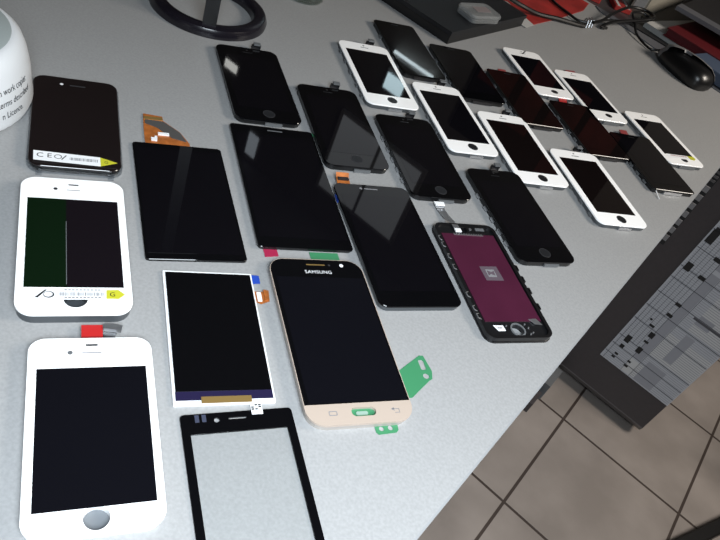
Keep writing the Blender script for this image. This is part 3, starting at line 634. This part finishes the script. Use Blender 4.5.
# grey button plate along the far front of the mouse
rows = []
for f_, z_ in ((1.008, 0.0075), (1.012, 0.0105), (0.985, 0.0188), (0.895, 0.0258), (0.79, 0.0325), (0.56, 0.0368), (0.30, 0.0388), (0.16, 0.0388), (0.12, 0.0345)):
    rg = mouse_ring(f_, z_); dy_ = 0.009 if f_ < 0.6 else (0.004 if f_ < 0.85 else 0.0); rows.append([(rg[q][0]-dy_*0.5, rg[q][1]-dy_, rg[q][2]+dy_*0.1) for q in range(2, 22)])
MB().loft(rows, caps=False, closed=False).build('button_plate', 'midgrey', t, smooth=True, label='grey button plate')
MB().disc(-0.030, 0.006, 0.004, 0.022, 0.0265, 14).build('scroll_wheel', 'grey', t)
inv = (Matrix.Translation(Vector((-0.134, 1.214, TZ))) @ Matrix.Rotation(math.radians(-28), 4, 'Z')).inverted()
def wl(pts, z0=0): return [tuple(inv @ Vector((x, y, TZ+z))) for x, y, z in pts]
cable = bez([(-0.181, 1.247, 0.010), (-0.190, 1.240, 0.006), (-0.204, 1.236, 0.003), (-0.236, 1.255, 0.006), (-0.258, 1.285, 0.014), (-0.272, 1.305, 0.020),
             (-0.262, 1.330, 0.022), (-0.245, 1.325, 0.018), (-0.258, 1.290, 0.012), (-0.285, 1.215, 0.012), (-0.298, 1.180, 0.005)], 8)
MB().tube(wl(cable), 0.0020, 8).build('cable', 'black', t, smooth=True)
MB().tube(wl(bez([(-0.292, 1.172, 0.010), (-0.288, 1.20, 0.012), (-0.290, 1.25, 0.016), (-0.285, 1.32, 0.022), (-0.262, 1.345, 0.024), (-0.240, 1.325, 0.026), (-0.250, 1.295, 0.020), (-0.275, 1.23, 0.012), (-0.282, 1.195, 0.005), (-0.276, 1.205, 0.004)], 8)), 0.0026, 8).build('cable_bundle', 'black', t, smooth=True)
def cord(pts, r, label):
    o = MB().tube([(q.x, q.y, TZ+q.z) for q in bez(pts, 8)], r, 8).build('cable', 'black', None, smooth=True); return tag(o, label, 'cable', 'black cables by the mouse')
cord([(-0.40, 1.02, 0.021), (-0.372, 1.045, 0.013), (-0.352, 1.075, 0.006), (-0.330, 1.105, 0.006), (-0.308, 1.135, 0.0045), (-0.297, 1.152, 0.004)], 0.0034, 'thick black cable running over the red folder to the metal clip')
cord([(-0.40, 1.20, 0.004), (-0.365, 1.175, 0.004), (-0.335, 1.165, 0.004), (-0.314, 1.160, 0.004), (-0.298, 1.166, 0.007)], 0.0022, 'thin black cable crossing the red folder to the metal clip')
t = thing('cable_clip', (-0.299, 1.168, TZ), math.radians(80), 'small silver clip holding the black cables together', 'clip')
for k in range(3):
    MB().tube([(-0.010+k*0.009, -0.006, 0.001), (-0.008+k*0.009, -0.003, 0.012), (-0.004+k*0.009, 0.004, 0.012), (-0.002+k*0.009, 0.007, 0.001)], 0.0014, 8).build('wire_loop', 'silver', t, smooth=True)

# ------------------------------------------------------------------ dark cabinet beside the far end
CX0, CX1, CY0, CY1, CB, CT = -0.95, 0.238, 1.31, 1.95, 0.022, TZ-0.004
t = thing('metal_cabinet', (0, 0, 0), 0, 'dark grey-brown metal cabinet with vent slots, beside the table end', 'cabinet')
MB().box(CX0, CX1, CY0, CY1, CB+0.02, CT).build('body', 'cab', t)
MB().loft([[(CX0, CY0+0.012, CB), (CX1, CY0+0.012, CB), (CX1, CY1, CB), (CX0, CY1, CB)], [(CX0, CY0-0.0005, CB+0.018), (CX1, CY0-0.0005, CB+0.018), (CX1, CY1, CB+0.018), (CX0, CY1, CB+0.018)],
           [(CX0, CY0, CB+0.02), (CX1, CY0, CB+0.02), (CX1, CY1, CB+0.02), (CX0, CY1, CB+0.02)]]).build('bottom_edge', 'cabedge', t, label='lighter grey bottom edge')  # bottom bevel in a lighter grey than the cabinet body
for fx in (CX0+0.06, CX1-0.05):
    for fy in (CY0+0.06, CY1-0.06): MB().disc(fx, fy, 0.02, 0, CB, 16).build('foot', 'black', t)
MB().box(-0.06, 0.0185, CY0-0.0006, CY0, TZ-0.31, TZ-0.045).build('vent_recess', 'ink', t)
for k in range(7): 
    z = TZ-0.292+k*0.0203
    MB().box(-0.055, 0.0175, CY0-0.004, CY0-0.0006, z-0.0068, z+0.0052).build('vent_slat', 'vent', t)
for k in range(11):
    z = TZ-0.152+k*0.0090
    MB().box(-0.055, 0.0165, CY0-0.0035, CY0-0.0006, z-0.0022, z+0.0022).build('vent_slat', 'cabedge', t)

# printed sheet on the cabinet (built in the x-z plane)
t = thing('printed_sheet', (0, CY0-0.0008, TZ), 0, 'large printed sheet of tables hung on the side of the dark cabinet', 'paper')
def vbox(b, x0, x1, z0, z1, d0, d1): return b.box(x0, x1, -d1, -d0, z0, z1)
XL, XR, ZB, ZT = 0.0665, 0.2385, -0.609, -0.07
vbox(MB(), XL, XR, ZB, ZT, 0, 0.0006).build('sheet', 'sheet', t)
b = MB()
for (x0, x1, z0, z1) in ((0.118, 0.138, -0.56, -0.30), (0.150, 0.192, -0.606, -0.545), (0.165, 0.185, -0.52, -0.44), (0.118, 0.140, -0.29, -0.08), (0.160, 0.19, -0.41, -0.385)): vbox(b, x0, x1, z0, z1, 0.0006, 0.0007)
b.build('shaded_cells', 'sheetgrey', t)
b = MB()
for (x0, x1, z0, z1) in ((0.118, 0.150, -0.606, -0.565), (0.139, 0.237, -0.53, -0.46), (0.160, 0.237, -0.43, -0.33), (0.141, 0.237, -0.31, -0.08)): vbox(b, x0, x1, z0, z1, 0.00055, 0.00065)
b.build('light_cells', 'sheetlight', t)
b = MB(); z = ZB+0.004
while z < ZT-0.004:
    vbox(b, 0.141, 0.2365, z, z+0.0014, 0.0007, 0.0008); vbox(b, 0.070, 0.1165, z, z+0.0011, 0.0007, 0.0008); z += 0.0052
b.build('text_lines', 'line2', t)
b = MB()
for z in (-0.588, -0.561, -0.534, -0.478, -0.436, -0.396, -0.353, -0.322, -0.272, -0.225, -0.18, -0.13): vbox(b, XL+0.001, XR-0.001, z, z+0.0015, 0.0008, 0.0009)
for x in (0.0735, 0.1185, 0.139): vbox(b, x, x+0.0009, ZB+0.002, ZT-0.002, 0.0008, 0.0009)
for x in (0.082, 0.091, 0.100, 0.109): vbox(b, x, x+0.0007, -0.535, ZT-0.002, 0.0008, 0.0009)
vbox(b, 0.152, XR-0.002, -0.402, -0.3965, 0.0008, 0.0009)
b.build('ruled_lines', 'line', t)
b = MB()
for (x, z, w_, h_) in ((0.088, -0.532, 0.0115, 0.020), (0.0885, -0.556, 0.009, 0.011), (0.0895, -0.591, 0.008, 0.0055), (0.0905, -0.580, 0.008, 0.0055), (0.1215, -0.591, 0.009, 0.0055), (0.121, -0.577, 0.008, 0.0055),
                      (0.1195, -0.538, 0.011, 0.017), (0.1185, -0.511, 0.010, 0.006), (0.1175, -0.490, 0.011, 0.015), (0.105, -0.471, 0.011, 0.006), (0.0955, -0.459, 0.005, 0.005), (0.116, -0.427, 0.012, 0.008),
                      (0.1145, -0.396, 0.012, 0.008), (0.112, -0.320, 0.013, 0.009), (0.080, -0.316, 0.013, 0.020), (0.0765, -0.240, 0.014, 0.030), (0.111, -0.272, 0.014, 0.009), (0.077, -0.222, 0.012, 0.008)):
    vbox(MB(), x-w_/2, x+w_/2, z-h_/2, z+h_/2, 0.0009, 0.0010).build('printed_mark', 'ink', t)

# ------------------------------------------------------------------ things on the cabinet top
ZC = TZ-0.004
t = thing('document_tray', (0, 0, ZC), 0, 'low black document tray with white paper in it, behind the mouse', 'tray')
MB().box(-0.268, 0.14, 1.312, 1.75, 0, 0.004).build('tray_floor', 'ink', t)
t = thing('raised_tray', (0, 0, ZC), 0, 'raised black tray with a grey front lip, above the dark red book', 'tray')
MB().box(-0.225, 0.14, 1.40, 1.76, 0.048, 0.051).build('tray_floor', 'ink', t)
MB().box(-0.225, 0.14, 1.368, 1.400, 0.048, 0.055).build('lip', 'strip', t, label='grey front lip')
for x in (-0.215, 0.13): MB().box(x-0.004, x+0.004, 1.752, 1.76, 0.0, 0.048).build('post', 'frame', t)
MB().box(-0.225, 0.14, 1.752, 1.76, 0.051, 0.16).build('back_panel', 'ink', t)
o = MB().prism([(-0.252, 1.342), (-0.148, 1.320), (-0.02, 1.318), (-0.02, 1.56), (-0.20, 1.56), (-0.24, 1.40)], ZC+0.004, ZC+0.013).build('paper_stack', 'white'); tag(o, 'stack of white paper lying in the lower document tray', 'paper')
t = thing('book', (-0.155, 1.375, ZC+0.013), math.radians(-6), 'dark red book lying on the white paper stack', 'book')
MB().box(-0.05, 0.16, -0.055, 0.10, 0.0, 0.002).build('cover', 'darkred', t); MB().box(-0.048, 0.158, -0.052, 0.098, 0.002, 0.012).build('page_block', 'darkred', t); MB().box(-0.05, 0.16, -0.055, 0.10, 0.012, 0.0145).build('cover', 'darkred', t)
o = MB().slab(0.10, 0.066, 0.006, 0, 0.018, 0.001).build('notepad', 'bluegrey'); o.location = (-0.088, 1.283, TZ+0.0035); o.rotation_euler = (0, 0, math.radians(-14)); tag(o, 'blue-grey notepad with rounded corners right behind the mouse', 'notepad')
for i, (x0, x1, y0, y1, hh, lab) in enumerate(((-0.345, -0.308, 1.43, 1.70, 0.065, 'cream box file, left of the pair behind the looped cable'), (-0.300, -0.272, 1.385, 1.69, 0.075, 'cream box file, right of the pair, next to the document tray'))):
    t = thing('box_file', ((x0+x1)/2, y0, ZC), 0, lab, 'box file', 'cream box files')
    wd = (x1-x0)/2
    MB().box(-wd, wd, 0, y1-y0, 0, hh).build('box_body', 'cream', t)
    MB().box(-wd+0.004, wd-0.004, -0.0008, 0, 0.015, 0.05).build('spine_label', 'white', t)
for i, (x, y, rz, lab) in enumerate(((-0.365, 1.352, 20, 'red packet with white stripes, leftmost behind the cables'), (-0.318, 1.385, 35, 'red packet with white stripes, between cables and cream box files'))):
    t = thing('packet', (x, y, ZC), math.radians(rz), lab, 'packet', 'red striped packets')
    MB().slab(0.034, 0.050, 0.003, 0, 0.009, 0.001).build('wrapper', 'red', t)
    for k in (-1, 1): MB().box(k*0.010-0.003, k*0.010+0.003, -0.024, 0.024, 0.009, 0.0095).build('stripe', 'white', t)

# ------------------------------------------------------------------ sled chair, bottom right
t = thing('sled_chair', (0.345, 0.98, 0), math.radians(-25), 'black chair runner on the tiled floor at the bottom right corner', 'chair')
for x in (0.0, 0.46):
    MB().slab(0.027, 0.56, 0.006, 0.0, 0.030, 0.003, x, 0.22).build('runner', 'black', t)
    MB().slab(0.026, 0.026, 0.005, 0.028, 0.43, 0.001, x, 0.485).build('leg', 'black', t)
MB().slab(0.486, 0.026, 0.005, 0.43, 0.455, 0.001, 0.23, 0.485).build('cross_bar', 'black', t)

# ------------------------------------------------------------------ lights
def area(name, loc, target, size, power, col):
    l = bpy.data.lights.new(name, 'AREA'); l.shape = 'SQUARE'; l.size = size; l.energy = power; l.color = col
    o = bpy.data.objects.new(name, l); COL.objects.link(o); o.location = loc
    o.rotation_euler = (Vector(target)-Vector(loc)).to_track_quat('-Z', 'Y').to_euler(); return o
k = area('key_light', (0.25, -0.10, TZ+0.56), (0.05, 0.12, TZ), 0.4, 6.9, (0.83, 0.92, 1.0)); k.data.spread = math.radians(112)  # added key lamp for the bright cool foreground, not a window opening
area('fill_light', (1.0, 1.25, TZ+0.98), (0.15, 1.1, TZ-0.5), 0.5, 25, (1.0, 0.91, 0.81))  # added warm fill lamp for the far right side and floor
w = bpy.data.worlds.new('world'); SC.world = w; w.use_nodes = True
w.node_tree.nodes['Background'].inputs[0].default_value = (0.8, 0.85, 0.9, 1); w.node_tree.nodes['Background'].inputs[1].default_value = 0.2
SC.view_settings.view_transform = 'Standard'; SC.view_settings.look = 'None'; SC.view_settings.exposure = 0.0; SC.view_settings.gamma = 1.0
